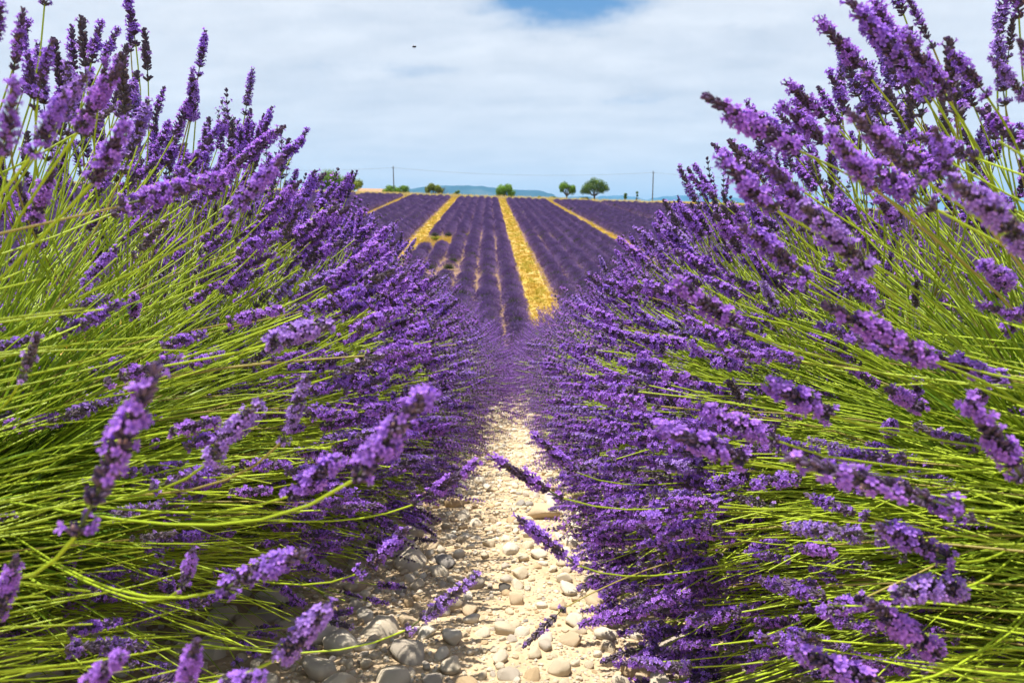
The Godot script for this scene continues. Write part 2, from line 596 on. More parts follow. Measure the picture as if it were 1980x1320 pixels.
func near_plant(side: float, k: int, z: float) -> Node3D:
	var at := Vector3(side * ROW_X + rnd(-0.03, 0.03), 0, z)
	at.y = land(at.x, z) + 0.03
	var o := base("lavender_plant", at)
	var where := "left" if side < 0 else "right"
	tag(o, "%s lavender plant from the camera in the row %s of the stony furrow" % [ordinal(k + 1), where], "lavender plant", "lavender plants in the two near rows")
	part("foliage", foliage_meshes[(k + (1 if side > 0 else 0)) % foliage_meshes.size()], o, Transform3D(Basis(Vector3.UP, rng.randf() * TAU), Vector3.ZERO)).set_meta("kind", "stuff")
	var lo := 2.0 if k < 2 else (-40.0 if k < 4 else -75.0)
	var hi := 118.0
	if k == 0:
		lo = 40.0
	var want := (230 if k == 1 else 270) if k < 3 else (300 if k < 5 else 220)
	if k == 0:
		want = 150
	var made := 0
	var tries := 0
	var tall := (1.03 if k < 3 else 1.06) if side > 0 else (1.06 if k < 2 else 1.13)
	var low := 0.62 + 0.016 * k
	var much := 0.85 if k == 0 else ((0.46 if side > 0 else 0.36) if k < 4 else 0.22)
	var down := -30.0 if side > 0 else -24.0
	while made < want and tries < want * 5:
		tries += 1
		var s := stalk_at(side, lo, hi, down, tall, low, much, 0.24 if k < 3 else 0.34)
		if k < 3 and k > 0 and made % 8 == 0:
			s = stalk_at(side, hi, 360.0 + lo, 0.0, 0.9)
		var t: Transform3D = s[0]
		if k < 5:
			var kind: Array = stems[nearest_kind(stems, 2, s[1])]
			var tip: Transform3D = kind[1]
			var a: Vector3 = at + t * tip.origin
			var b: Vector3 = at + t * (tip * Vector3(0, SPIKE, 0))
			if not stands_free(a, b):
				continue
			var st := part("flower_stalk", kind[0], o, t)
			var grow := rnd(0.8, 1.25) * SPIKE / FULL / lerpf(1.0, t.basis.get_scale().x, 0.6)
			part("flower_spike", spikes_fine[rng.randi() % spikes_fine.size()], st, tip * Transform3D(Basis(Vector3.UP, rng.randf() * TAU).scaled(Vector3.ONE * grow), Vector3.ZERO))
		else:
			var b: Vector3 = at + t * Vector3(0.15, 0.5, 0)
			if not stands_free(b, b):
				continue
			part("flower_stalk", stalk_meshes[nearest_kind(stalk_meshes, 1, s[1])][0], o, t)
		made += 1
	# flowerless green stems that fan out low over the edge of the furrow
	if k < 4:
		var green := Buf.new()
		for q in 620:
			var s := stalk_at(side, -25.0 if k > 0 else 20.0, hi, -22.0, 0.8, 0.52, 0.7, 0.5)
			var t: Transform3D = s[0]
			if q % 3 == 0:
				t = t.rotated_local(Vector3.RIGHT, rnd(-0.25, 0.25))
			var kind: Array = stems[nearest_kind(stems, 2, s[1])]
			var tip: Vector3 = at + t * kind[1].origin
			var half: Vector3 = at + t * (kind[1].origin * 0.5)
			if tip.distance_to(EYE) < 0.45 or half.distance_to(EYE) < 0.4 or tip.y < land(tip.x, tip.z) + 0.015 or absf(tip.x - PATH_X) < 0.24:
				continue
			green.add(kind[3], t)
		part("green_stems", mesh_of([green], [mats.stem]), o).set_meta("kind", "stuff")
	# the stalks on the side turned away from the furrow, and those too many to pick apart
	var rest := {}
	var kinds: Array = fine_stalks if k < 3 else stalk_meshes
	for q in (90 if k == 0 else (560 if k < 4 else 440)):
		var s := stalk_at(side, hi, 360.0 + lo, -10.0, tall) if q < 70 else stalk_at(side, lo, hi, down, tall, low, much, 0.30)
		var m := nearest_kind(kinds, 1, s[1])
		var t: Transform3D = s[0]
		var a: Vector3 = at + t * Vector3(0.12, 0.40, 0)
		var b: Vector3 = at + t * Vector3(0.16, 0.52, 0)
		if not stands_free(a, b) or (k == 0 and b.distance_to(EYE) < 0.6):
			continue
		if not rest.has(m):
			rest[m] = []
		rest[m].append(t)
	for m in rest:
		copies("more_flower_stalks", kinds[m][0], rest[m], o)
	return o

var foliage_meshes := []
var near_plants := {}

# A single stalk that the photograph shows plainly: its spike runs from foot to tip, its stem back to the plant.
func hero(side: int, k: int, tip: Vector3, foot: Vector3, kind := -1) -> void:
	var o: Node3D = near_plants[Vector2i(side, k)]
	var dir := (tip - foot).normalized()
	var from := Vector3(side * ROW_X + rnd(-0.08, 0.08), land(side * ROW_X, o.position.z) + rnd(0.24, 0.38), o.position.z + rnd(-0.1, 0.1))
	var reach := foot - from
	var c1 := from + Vector3(reach.x * 0.35, absf(reach.y) * 0.25 + reach.y * 0.35 + 0.05, reach.z * 0.35)
	var c2 := foot - dir * reach.length() * 0.22 - Vector3(reach.x * 0.08, 0, reach.z * 0.08)
	var pts := []
	for q in 15:
		pts.append(from.bezier_interpolate(c1, c2, foot, q / 14.0) - o.position)
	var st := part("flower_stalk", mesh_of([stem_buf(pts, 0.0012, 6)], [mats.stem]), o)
	var side_v: Vector3 = ring_dirs(dir)[0]
	var s := (tip - foot).length() / FULL * 0.97
	var b := Basis(side_v, dir, side_v.cross(dir)) * Basis(Vector3.UP, rng.randf() * TAU)
	var fat := clampf(s * 0.85, 0.55, 0.95)
	part("flower_spike", spikes_fine[hero_kind % 8 if kind < 0 else kind], st, Transform3D(b.scaled_local(Vector3(fat, s, fat)), foot - o.position))
	hero_kind += 1

var hero_kind := 0

# A whole plant in two meshes, for those whose stalks are too small to pick apart.
func far_near_plant(coarse: float, count: int) -> Array:
	var all := [Buf.new(), Buf.new(), Buf.new()]
	for q in count:
		var s := stalk_at(1.0, 0.0, 360.0, -14.0, 1.04, 0.76)
		var kind: Array = stems[nearest_kind(stems, 2, s[1])]
		var sp: Array = tiny_bufs[rng.randi() % tiny_bufs.size()]
		var t: Transform3D = s[0]
		var tip: Transform3D = t * kind[1].scaled_local(Vector3(coarse, 1.0, coarse) * SPIKE / FULL * rnd(0.9, 1.25))
		if q % 3 == 0:
			all[0].add(kind[3], t)
		all[1].add(sp[0], tip)
		all[2].add(sp[1], tip)
	var spikes := mesh_of([all[1], all[2]], [mats.calyx, mats.petal])
	return [mesh_of([all[0]], [mats.stem]), spikes]

# A lavender mound of the far slope.
func mound(green: float) -> ArrayMesh:
	var leafy := Buf.new()
	var bloom := Buf.new()
	for k in 420:
		var a := rng.randf() * TAU
		var e := asin(rnd(-0.05, 1.0))
		var d := Vector3(cos(a) * cos(e), sin(e), sin(a) * cos(e))
		var l := lerpf(0.42, 0.50, sin(e)) * rnd(0.8, 1.0)
		var q := ring_dirs(d)
		var w: Vector3 = (q[0] * cos(a * 7.0) + q[1] * sin(a * 7.0)) * rnd(0.012, 0.02)
		leafy.face([Vector3(0, 0.16, 0) + d * 0.05 - w, Vector3(0, 0.16, 0) + d * l, Vector3(0, 0.16, 0) + d * 0.05 + w], lin(0.10, 0.135, 0.04) * rnd(0.6, 1.2))
	for k in 900:
		var a := rng.randf() * TAU
		var e := asin(rnd(0.02, 1.0))
		var d := Vector3(cos(a) * cos(e), sin(e), sin(a) * cos(e))
		if rng.randf() < green * (1.0 - 0.6 * d.y) or d.y < 0.26 * rng.randf() * 2.0:
			continue
		var r := lerpf(0.52, 0.60, d.y) * rnd(0.80, 1.06)
		var p := Vector3(0, 0.12, 0) + d * r
		var up := (d + Vector3.UP * 0.35 + Vector3(rnd(-0.2, 0.2), 0, rnd(-0.2, 0.2))).normalized()
		var q := ring_dirs(up)
		var w := rnd(0.009, 0.014)
		var lit := lin(0.26, 0.14, 0.42).lerp(lin(0.165, 0.125, 0.21), rng.randf() * 0.8) * rnd(0.7, 1.25)
		var l := rnd(0.06, 0.095)
		bloom.tube([p - up * l * 0.5, p, p + up * l * 0.5], [w * 0.6, w, w * 0.3], 3, lit * 0.85, lit, false)
	return mesh_of([leafy, bloom], [mats.leaf, mats.calyx])

# ---------------------------------------------------------------- stones
func stone_mesh(k: int) -> ArrayMesh:
	var b := Buf.new()
	b.ball(Vector3.ZERO, Vector3.ONE, 14, 9, Color.WHITE)
	var f := FastNoiseLite.new()
	f.seed = 400 + k
	f.frequency = 0.8
	f.fractal_octaves = 2
	var cuts := []
	for q in 9:
		var d := Vector3(rnd(-1, 1), rnd(-0.6, 1), rnd(-1, 1)).normalized()
		cuts.append([d, rnd(0.55, 0.85)])
	var shape := Vector3(1.0, rnd(0.5, 0.75), rnd(0.65, 0.9))
	for j in b.v.size():
		var p := b.v[j]
		var r := 1.0 + 0.22 * f.get_noise_3dv(p * 1.3)
		p *= r
		for c in cuts:
			var over: float = p.dot(c[0]) - c[1]
			if over > 0.0:
				p -= c[0] * over * (0.6 if k % 3 == 0 else 0.92)
		b.v[j] = p * shape
	b.smooth()
	return mesh_of([b], [mats.stone0])

func tone() -> int:
	var r := rng.randf()
	return 0 if r < 0.26 else (1 if r < 0.50 else (2 if r < 0.64 else (4 if r < 0.82 else (3 if r < 0.91 else (5 if r < 0.97 else 7)))))

# ---------------------------------------------------------------- trees
func limb(wood: Buf, tips: Array, from: Vector3, dir: Vector3, length: float, thick: float, depth: int, spread: float) -> void:
	var pts := [from]
	var radii := [thick]
	var p := from
	var d := dir
	for k in 3:
		d = (d + Vector3(rnd(-1, 1), rnd(-0.3, 0.7), rnd(-1, 1)) * 0.22).normalized()
		p += d * length / 3.0
		pts.append(p)
		radii.append(thick * lerpf(1.0, 0.6, (k + 1) / 3.0))
	wood.tube(pts, radii, 5, Color.WHITE, Color.WHITE)
	tips.append(p)
	if depth == 0:
		return
	tips.append(pts[2])
	for k in (3 if depth > 1 else 2):
		var out := (d + Vector3(rnd(-1, 1), rnd(-0.25, 0.8), rnd(-1, 1)).normalized() * spread).normalized()
		limb(wood, tips, p, out, length * rnd(0.6, 0.85), thick * 0.58, depth - 1, spread)

func leaves_round(b: Buf, at: Vector3, r: float, count: int, size: float, col: Color) -> void:
	for k in count:
		var d := Vector3(rng.randfn(), rng.randfn() * 0.8, rng.randfn()).normalized() * pow(rng.randf(), 0.4)
		var p := at + d * r
		var n1 := (d + Vector3(rnd(-0.8, 0.8), rnd(0, 1.0), rnd(-0.8, 0.8))).normalized()
		var q := ring_dirs(n1)
		var s := size * rnd(0.6, 1.3)
		var cc := col * rnd(0.65, 1.35)
		b.face([p - q[0] * s, p - q[1] * s * 0.5, p + q[0] * s, p + q[1] * s * 0.5], cc)

# A tree with trunk, limbs and a leafy crown made of small leaves; shape: [height, half width, clear trunk, limb depth, clump radius, spread].
func tree(called: String, label: String, category: String, at: Vector3, shape: Array, leaf: Color, seed_: int, lobes: Array = []) -> Node3D:
	rng.seed = seed_
	var o := base(called, at)
	tag(o, label, category, "trees and shrubs along the crest")
	var wood := Buf.new()
	var crown := Buf.new()
	var tips := []
	var h: float = shape[0]
	var w: float = shape[1]
	var clear: float = shape[2]
	var thick := h * 0.035
	if clear > 0.02:
		var lean := Vector3(rnd(-0.15, 0.15), 1, rnd(-0.1, 0.1)).normalized()
		wood.tube([Vector3(0, -0.2, 0), lean * clear * 0.5, lean * clear], [thick * 1.5, thick * 1.15, thick], 7, Color.WHITE, Color.WHITE)
		for k in 4:
			var a := TAU * k / 4.0 + rnd(-0.5, 0.5)
			limb(wood, tips, lean * clear * 0.96, Vector3(cos(a) * shape[5], 1.0, sin(a) * shape[5]).normalized(), (h - clear) * 0.38, thick * 0.62, shape[3], 0.8)
	var blobs := []
	if lobes.size():
		for l in lobes:
			blobs.append([Vector3(l[0] * w, l[1] * h, l[2] * w), l[3] * w])
	else:
		for k in 16:
			var a := rng.randf() * TAU
			var e := rnd(-0.5, 1.0)
			var rr := sqrt(maxf(0.0, 1.0 - e * e)) * 0.72
			blobs.append([Vector3(cos(a) * rr * w, clear + (h - clear) * (0.5 + 0.34 * e), sin(a) * rr * w), w * rnd(0.28, 0.46)])
	for bl in blobs:
		wood.tube([Vector3(0, clear * 0.95, 0), (Vector3(0, clear, 0) + bl[0]) * 0.5, bl[0]], [thick * 0.5, thick * 0.3, thick * 0.12], 4, Color.WHITE, Color.WHITE)
		leaves_round(crown, bl[0], bl[1], int(shape[4] * 1.9 * bl[1] * bl[1]), 0.115, leaf * rnd(0.75, 1.25))
	if wood.i.size():
		part("trunk", mesh_of([wood], [mats.bark]), o)
	part("crown", mesh_of([crown], [mats.leaf]), o)
	return o

func on_crest(slope_x: float, d: float) -> Vector3:
	var x := slope_x * d
	return Vector3(x, land(x, -d), -d)

# ---------------------------------------------------------------- grass
func tuft(col: Color, blades: int, tall: float, spread: float, wide: float) -> ArrayMesh:
	var b := Buf.new()
	for k in blades:
		var a := rng.randf() * TAU
		var d := Vector3(cos(a) * spread, 1, sin(a) * spread).normalized()
		blade(b, Vector3(rnd(-0.14, 0.14), 0, rnd(-0.14, 0.14)), d, tall * rnd(0.5, 1.1), wide, 0.8, col * rnd(0.7, 1.2), 2)
	return mesh_of([b], [mats.leaf])

func strip_x(n: int, d: float) -> float:        # the middle of the n-th grass strip at that depth
	return 2.95 + FAR_TURN * d + n * 10.35

func row_x(block: int, r: int, d: float) -> float:   # rows r 0..5 fill the block to the right of strip number «block»
	return strip_x(block, d) + 1.60 + r * 1.43

func _sky() -> ImageTexture:
	var w := 2048
	var h := 1024
	var im := Image.create(w, h, false, Image.FORMAT_RGBF)
	var f := FastNoiseLite.new()
	f.seed = 77
	f.noise_type = FastNoiseLite.TYPE_SIMPLEX_SMOOTH
	f.frequency = 1.0
	f.fractal_octaves = 5
	f.fractal_gain = 0.6
	f.domain_warp_enabled = true
	f.domain_warp_amplitude = 0.35
	f.domain_warp_frequency = 0.8
	var blue := Vector3(0.07, 0.17, 0.34)
	var gaps := [[4.5, 17.5, 6.5, 1.9], [-9, 12.5, 6, 0.8], [9, 10.2, 4, 0.45], [19, 15.5, 5, 0.7], [-14, 27, 9, 4], [32, 26, 10, 5], [-62, 20, 9, 4], [80, 24, 10, 5], [130, 19, 9, 4], [-120, 23, 10, 5], [178, 25, 11, 5], [-40, 48, 16, 8], [60, 52, 16, 8], [150, 55, 18, 9], [-140, 50, 18, 9]]
	for y in h:
		var up := (0.5 - (y + 0.5) / h) * PI
		var s := sin(up)
		for x in w:
			if s < -0.02:
				im.set_pixel(x, y, Color(0.24, 0.21, 0.18))
				continue
			var a := (x + 0.5) / w * TAU
			var dir := Vector3(sin(a) * cos(up), s, -cos(a) * cos(up))
			var k := 1.0 / (maxf(s, 0.0) + 0.16)
			var p := Vector3(dir.x * k * 0.8, dir.z * k * 1.1, 3.0)
			var veil := 0.5 + 0.75 * f.get_noise_3dv(p)
			var wisps := 0.5 + 0.8 * f.get_noise_3d(p.x * 2.2 + 9.0, p.y * 4.0, 7.0)
			var gap := 0.0
			for g in gaps:
				var da := wrapf(a - deg_to_rad(g[0]), -PI, PI) / deg_to_rad(g[2])
				var de := (up - deg_to_rad(g[1])) / deg_to_rad(g[3])
				gap = maxf(gap, exp(-(da * da + de * de)) * (1.0 if g[3] > 1.0 else 0.34))
			var cover := clampf(0.94 + 0.18 * (veil - 0.5) + 0.12 * (wisps - 0.5), 0.0, 1.0)
			cover -= 0.95 * smoothstep(0.12, 1.05, gap + 0.9 * (0.5 - wisps) * (0.25 + gap) + 0.8 * (0.5 - veil) * (0.2 + gap))
			cover = lerpf(clampf(cover, 0.0, 1.0), 0.98, pow(1.0 - clampf(s, 0.0, 1.0), 9.0))
			var cloud := Vector3(0.445, 0.463, 0.497) * (1.0 + 0.20 * (wisps - 0.5) + 0.13 * (veil - 0.5))
			var low := pow(1.0 - clampf(s, 0.0, 1.0), 6.0)
			cloud = cloud.lerp(Vector3(0.60, 0.565, 0.54), low)
			var c := blue.lerp(cloud, cover)
			im.set_pixel(x, y, Color(c.x, c.y, c.z))
	return ImageTexture.create_from_image(im)


func _ready() -> void:
	# camera
	var cam := Camera3D.new()
	cam.name = "camera"
	add_child(cam)
	cam.position = EYE
	cam.rotation_degrees = Vector3(-9.04, 0, 0)
	var lens := CameraAttributesPhysical.new()
	lens.frustum_focal_length = 35.0
	lens.frustum_near = 0.02
	lens.frustum_far = 30000.0
	lens.frustum_focus_distance = 1.55
	lens.exposure_aperture = 14.0
	cam.attributes = lens
	cam.fov = 53.13
	cam.near = 0.02
	cam.far = 30000.0
	cam.current = true
	# sky
	var around := WorldEnvironment.new()
	around.name = "air"
	var env := Environment.new()
	env.background_mode = Environment.BG_SKY
	env.sky = Sky.new()
	var pano := PanoramaSkyMaterial.new()
	pano.panorama = _sky()
	env.sky.sky_material = pano
	env.tonemap_mode = Environment.TONE_MAPPER_LINEAR
	env.tonemap_exposure = 1.9
	env.fog_enabled = true
	env.fog_density = 0.00011
	env.fog_light_color = Color(0.50, 0.78, 1.0)
	env.sdfgi_enabled = true
	env.ssao_enabled = true
	env.ssil_enabled = true
	around.environment = env
	add_child(around)
	# sun: high, from the left and a little ahead
	var sun := DirectionalLight3D.new()
	sun.name = "sun"
	sun.light_energy = 1.6
	sun.light_color = Color(1.0, 0.97, 0.92)
	sun.light_angular_distance = 0.5
	sun.shadow_enabled = true
	add_child(sun)
	sun.look_at_from_position(Vector3(-0.17, 0.95, -0.13), Vector3.ZERO, Vector3.UP)

	rng.seed = 20
	noise.seed = 5
	noise.frequency = 0.05
	noise.fractal_octaves = 3
	make_materials()
	build_land()
	build_far_field()
	build_crest()
	build_path()
	build_near_rows()
	build_insects()

func grid_lines(stops: Array) -> Array:       # stops: [from, to, step] runs joined end to end
	var out := []
	for s in stops:
		var n := int(round((s[1] - s[0]) / s[2]))
		for k in n:
			out.append(s[0] + (s[1] - s[0]) * k / n)
	out.append(stops[-1][1])
	return out

func build_land() -> void:
	var xs := grid_lines([[-14000.0, -2000.0, 3000.0], [-2000.0, -200.0, 300.0], [-200.0, -20.0, 6.0], [-20.0, -2.0, 0.9], [-2.0, -0.7, 0.13], [-0.7, 0.6, 0.025], [0.6, 2.0, 0.14], [2.0, 20.0, 0.9], [20.0, 200.0, 6.0], [200.0, 2000.0, 300.0], [2000.0, 14000.0, 3000.0]])
	var zs := grid_lines([[-4.0, -0.2, 0.4], [-0.2, 0.0, 0.05]])
	var ds := grid_lines([[-30.0, -4.0, 2.0], [-4.0, 0.3, 0.43], [0.3, 6.0, 0.025], [6.0, 14.0, 0.1], [14.0, 30.0, 0.4], [30.0, 150.0, 2.0], [150.0, 175.0, 1.0], [175.0, 300.0, 12.0], [300.0, 3000.0, 300.0], [3000.0, 15000.0, 2000.0]])
	var b := Buf.new()
	var cream := lin(0.58, 0.46, 0.31)
	var brown := lin(0.36, 0.26, 0.15)
	var pink := lin(0.27, 0.175, 0.125)
	var straw := lin(0.52, 0.42, 0.20)
	for d in ds:
		for x in xs:
			b.v.append(Vector3(x, ground(x, -d), -d))
			var col := pink
			if d < 27.0:
				col = cream.lerp(brown, smoothstep(0.3, 0.75, absf(x - PATH_X)))
			elif d > 157.0:
				col = straw if d < 400.0 else lin(0.16, 0.17, 0.08)
			b.c.append(col * (0.94 + 0.12 * noise.get_noise_2d(x * 40.0, d * 40.0)))
			b.n.append(Vector3.UP)
	var w := xs.size()
	for r in ds.size() - 1:
		for k in w - 1:
			var q := r * w + k
			b.i.append_array(PackedInt32Array([q, q + w, q + 1, q + 1, q + w, q + w + 1]))
	b.smooth()
	if b.n[100].y < 0:
		for k in range(0, b.i.size(), 3):
			var t := b.i[k]
			b.i[k] = b.i[k + 1]
			b.i[k + 1] = t
		b.smooth()
	var g := solo("ground", mesh_of([b], [mats.ground]))
	g.set_meta("kind", "structure")
	# far blue ridges
	ridge("hill", 6200.0, [[-1013, 291], [-918, 391], [-780, 408], [-597, 422], [-275, 417], [-184, 404], [-115, 395], [46, 386], [230, 377], [345, 355], [414, 323], [530, 273]], 900.0, 31)
	ridge("hill", 8600.0, [[383, 367], [702, 448], [893, 454], [1085, 435], [1214, 398], [1406, 354]], 1100.0, 32)
	ridge("hill", 11500.0, [[1025, 490], [1281, 565], [1493, 607], [1791, 615], [2005, 599], [2220, 549], [2347, 574], [2560, 607], [2900, 615], [3499, 590], [4358, 490]], 1500.0, 33)

func ridge(called: String, d: float, line: Array, deep: float, seed_: int) -> void:
	var f := FastNoiseLite.new()
	f.seed = seed_
	f.frequency = 0.0016
	f.fractal_octaves = 5
	var b := Buf.new()
	var x0: float = line[0][0]
	var x1: float = line[-1][0]
	var nx := 150
	var nz := 22
	for r in nz + 1:
		var v := float(r) / nz * 2.0 - 1.0
		for k in nx + 1:
			var x := lerpf(x0, x1, float(k) / nx)
			var top := 0.0
			for j in line.size() - 1:
				if x >= line[j][0] and x <= line[j + 1][0]:
					top = lerpf(line[j][1], line[j + 1][1], smoothstep(0.0, 1.0, (x - line[j][0]) / float(line[j + 1][0] - line[j][0])))
			var shape := pow(maxf(0.0, 1.0 - absf(v)), 0.75)
			var y := top * shape + (f.get_noise_2d(x, v * deep) * 60.0) * shape * absf(v) * 2.0 + f.get_noise_2d(x * 3.0, v * deep * 3.0) * 7.0 * shape
			b.vert(Vector3(x, y - 6.0, -v * deep), Vector3.UP, Color.WHITE)
	var w := nx + 1
	for r in nz:
		for k in nx:
			var q := r * w + k
			b.tri(q, q + w, q + 1)
			b.tri(q + 1, q + w, q + w + 1)
	b.smooth()
	var o := solo(called, mesh_of([b], [mats.forest]), Vector3(0, 0, -d))
	o.set_meta("kind", "structure")

func build_far_field() -> void:
	rng.seed = 51
	var kinds := [mound(0.05), mound(0.12), mound(0.22), mound(0.45), mound(0.85)]
	var names := {}
	var many := {0: [], 1: [], 2: [], 3: [], 4: []}
	var tints := {0: [], 1: [], 2: [], 3: [], 4: []}
	var single := []
	var patch := FastNoiseLite.new()
	patch.seed = 8
	patch.frequency = 0.045
	for block in range(-15, 16):
		for r in 6:
			var d := 28.0 + rnd(0, 0.5)
			var count := 0
			while d < 153.5:
				var x := row_x(block, r, d)
				var open := Vector2((x + 7.6) / 1.9, (d - 70.0) / 5.0).length() < 1.0 or Vector2((x + 4.8) / 0.9, (d - 75.0) / 2.5).length() < 1.0
				if absf(x) < 0.95 * d + 8.0 and not open:
					count += 1
					var g := patch.get_noise_2d(x * 1.6, d) + 0.16 * rng.randfn() + 0.10 * sin(d * 1.5 + r * 1.9 + block)
					if d < 75.0:
						g += 0.17
					var k := 0 if g < 0.0 else (1 if g < 0.18 else (2 if g < 0.36 else (3 if g < 0.52 else 4)))
					var gone := g > 0.74 or rng.randf() < 0.006
					if not gone:
						var s := rnd(0.92, 1.1) * (0.82 if k == 4 else 1.0)
						var t := Transform3D(Basis(Vector3.UP, rng.randf() * TAU).scaled(Vector3((1.30 + 0.20 * patch.get_noise_2d(x * 3.0, d * 2.2 + 90.0)) * s, (1.18 if d < 147.0 else 1.0) * s * (1.0 + 0.14 * sin(d * 1.5 + r * 1.9 + block)), 1.10 * s)), Vector3(x + rnd(-0.07, 0.07), land(x, -d) - 0.04, -d))
						var px := absf(x / d + 0.005)
						if block >= -2 and block <= 1 and d < 100.0 and absf(x / d + 0.012) < 0.02 + 0.0042 * maxf(d - 30.0, 0.0) + 0.02:
							single.append([d, k, t, block, r, count])
						else:
							many[k].append(t)
				d += rnd(1.0, 1.2)
	single.sort_custom(func(a, b): return a[0] < b[0])
	var beside := {-2: "left of the left yellow strip", -1: "between the left and middle yellow strips", 0: "between the middle and right yellow strips", 1: "beyond the right yellow strip"}
	for q in single.size():
		var e: Array = single[q]
		if q >= 200:
			many[e[1]].append(e[2])
			continue
		var o := MeshInstance3D.new()
		o.name = numbered("lavender_mound")
		o.mesh = kinds[e[1]]
		add_child(o, true)
		o.transform = e[2]
		var look: String = ["deep purple", "purple", "purple", "greenish purple", "mostly green"][e[1]]
		tag(o, "%s mound, %s up the %s row %s" % [look, ordinal(e[5]), ordinal(e[4] + 1), beside[e[3]]], "lavender plant", "lavender mounds on the far slope")
	var holder := base("lavender_field", Vector3.ZERO)
	holder.set_meta("kind", "stuff")
	tag(holder, "rows of purple lavender covering the far slope up to the crest", "lavender")
	for k in many:
		copies("lavender_mounds", kinds[k], many[k], holder)
	# the yellow strips left between the blocks of rows
	var dry := tuft(lin(0.58, 0.39, 0.06), 14, 0.24, 0.9, 0.011)
	var lush := tuft(lin(0.47, 0.38, 0.05), 14, 0.30, 0.8, 0.012)
	var pale := tuft(lin(0.66, 0.54, 0.25), 12, 0.34, 0.6, 0.010)
	for n in range(-5, 9):
		var sheet := Buf.new()
		var rows := 0
		var d := 27.0
		while d < 160.0:
			for k in 5:
				var x := strip_x(n, d) + (k - 2.0) * 0.37 + 0.18 * noise.get_noise_2d(k * 50.0 + n * 9.0, d * 12.0)
				var y := land(x, -d) + 0.008 + (0.06 if k != 0 and k != 4 else 0.0)
				sheet.vert(Vector3(x, y, -d), Vector3.UP, lin(0.53, 0.38, 0.08).lerp(lin(0.54, 0.40, 0.15), clampf(0.45 + noise.get_noise_2d(x * 14.0, d * 9.0), 0.0, 1.0)))
			if rows > 0:
				for k in 4:
					var q := (rows - 1) * 5 + k
					sheet.tri(q, q + 5, q + 1)
					sheet.tri(q + 1, q + 5, q + 6)
			rows += 1
			d += 0.8
		var o := solo("grass_strip", mesh_of([sheet], [mats.ground]))
		o.set_meta("kind", "structure")
		var sets := [[], []]
		if n >= -3 and n <= 4:
			for k in 3000:
				var dd := 28.0 + 130.0 * pow(rng.randf(), 1.5)
				var off := rng.randfn() * 0.45
				if absf(off) > 1.25:
					continue
				var x := strip_x(n, dd) + off
				var wet := noise.get_noise_2d(x * 9.0 + 300.0, dd * 6.0) > 0.08
				if noise.get_noise_2d(x * 14.0, dd * 9.0) > 0.4 and absf(off) < 0.6:
					continue
				sets[1 if wet else 0].append(Transform3D(Basis(Vector3.UP, rng.randf() * TAU).scaled(Vector3.ONE * rnd(0.6, 1.25)), Vector3(x, land(x, -dd) + 0.03, -dd)))
			copies("dry_grass", dry, sets[0], o)
			copies("green_grass", lush, sets[1], o)
	# straw-coloured grass along the crest
	var crest := []
	for k in 5200:
		var dd := rnd(155.5, 163.0)
		var x := rnd(-120.0, 140.0)
		crest.append(Transform3D(Basis(Vector3.UP, rng.randf() * TAU).scaled(Vector3(2.2, rnd(2.0, 4.2), 2.2)), Vector3(x, land(x, -dd), -dd)))
	var cg := copies("straw_grass", pale, crest, self)
	tag(cg, "pale straw grass growing along the crest behind the lavender", "grass")
	# weeds that stand out between the rows: [strip or row place, depth, size, kind]
	var bush := tuft(lin(0.30, 0.33, 0.035), 90, 0.5, 1.0, 0.016)
	var wisp := tuft(lin(0.62, 0.50, 0.42), 40, 1.0, 0.35, 0.010)
	var weeds := [
		[-7.9, 71.0, 1.5, bush, "large yellow-green weed clump in the gap right of the left yellow strip"], [-4.8, 75.0, 0.9, bush, "smaller yellow-green weed clump in the gap left of the middle yellow strip"],
		[-6.9, 66.5, 1.0, bush, "low green weed tuft below the large weed clump on the left"], [1.35, 104.0, 1.0, wisp, "pale pinkish dry weed standing just right of the middle yellow strip"],
		[26.9, 148.0, 1.5, wisp, "tall pale dry weed near the crest at the far right of the field"], [15.6, 152.0, 1.2, wisp, "thin pale dry weed by the crest below the large tree"],
		[4.05, 46.0, 0.8, bush, "small green weed on the right edge of the middle yellow strip"]]
	var gap := []
	for k in 420:
		var a := rng.randf() * TAU
		var rr := sqrt(rng.randf())
		var x := -7.6 + 2.0 * rr * cos(a) if k % 4 else -4.8 + 0.9 * rr * cos(a)
		var dd := 70.0 + 5.2 * rr * sin(a) if k % 4 else 75.0 + 2.6 * rr * sin(a)
		gap.append(Transform3D(Basis(Vector3.UP, rng.randf() * TAU).scaled(Vector3.ONE * rnd(0.7, 1.5)), Vector3(x, land(x, -dd), -dd)))
	tag(copies("grass_patch", dry, gap, self), "yellow grass grown into the gaps between rows left of the middle strip", "grass")
	for wd in weeds:
		var at := Vector3(wd[0], land(wd[0], -wd[1]) + 0.1, -wd[1])
		var o := solo("weed_clump", wd[3], at)
		o.scale = Vector3.ONE * wd[2]
		tag(o, wd[4], "weed", "weeds among the far rows")

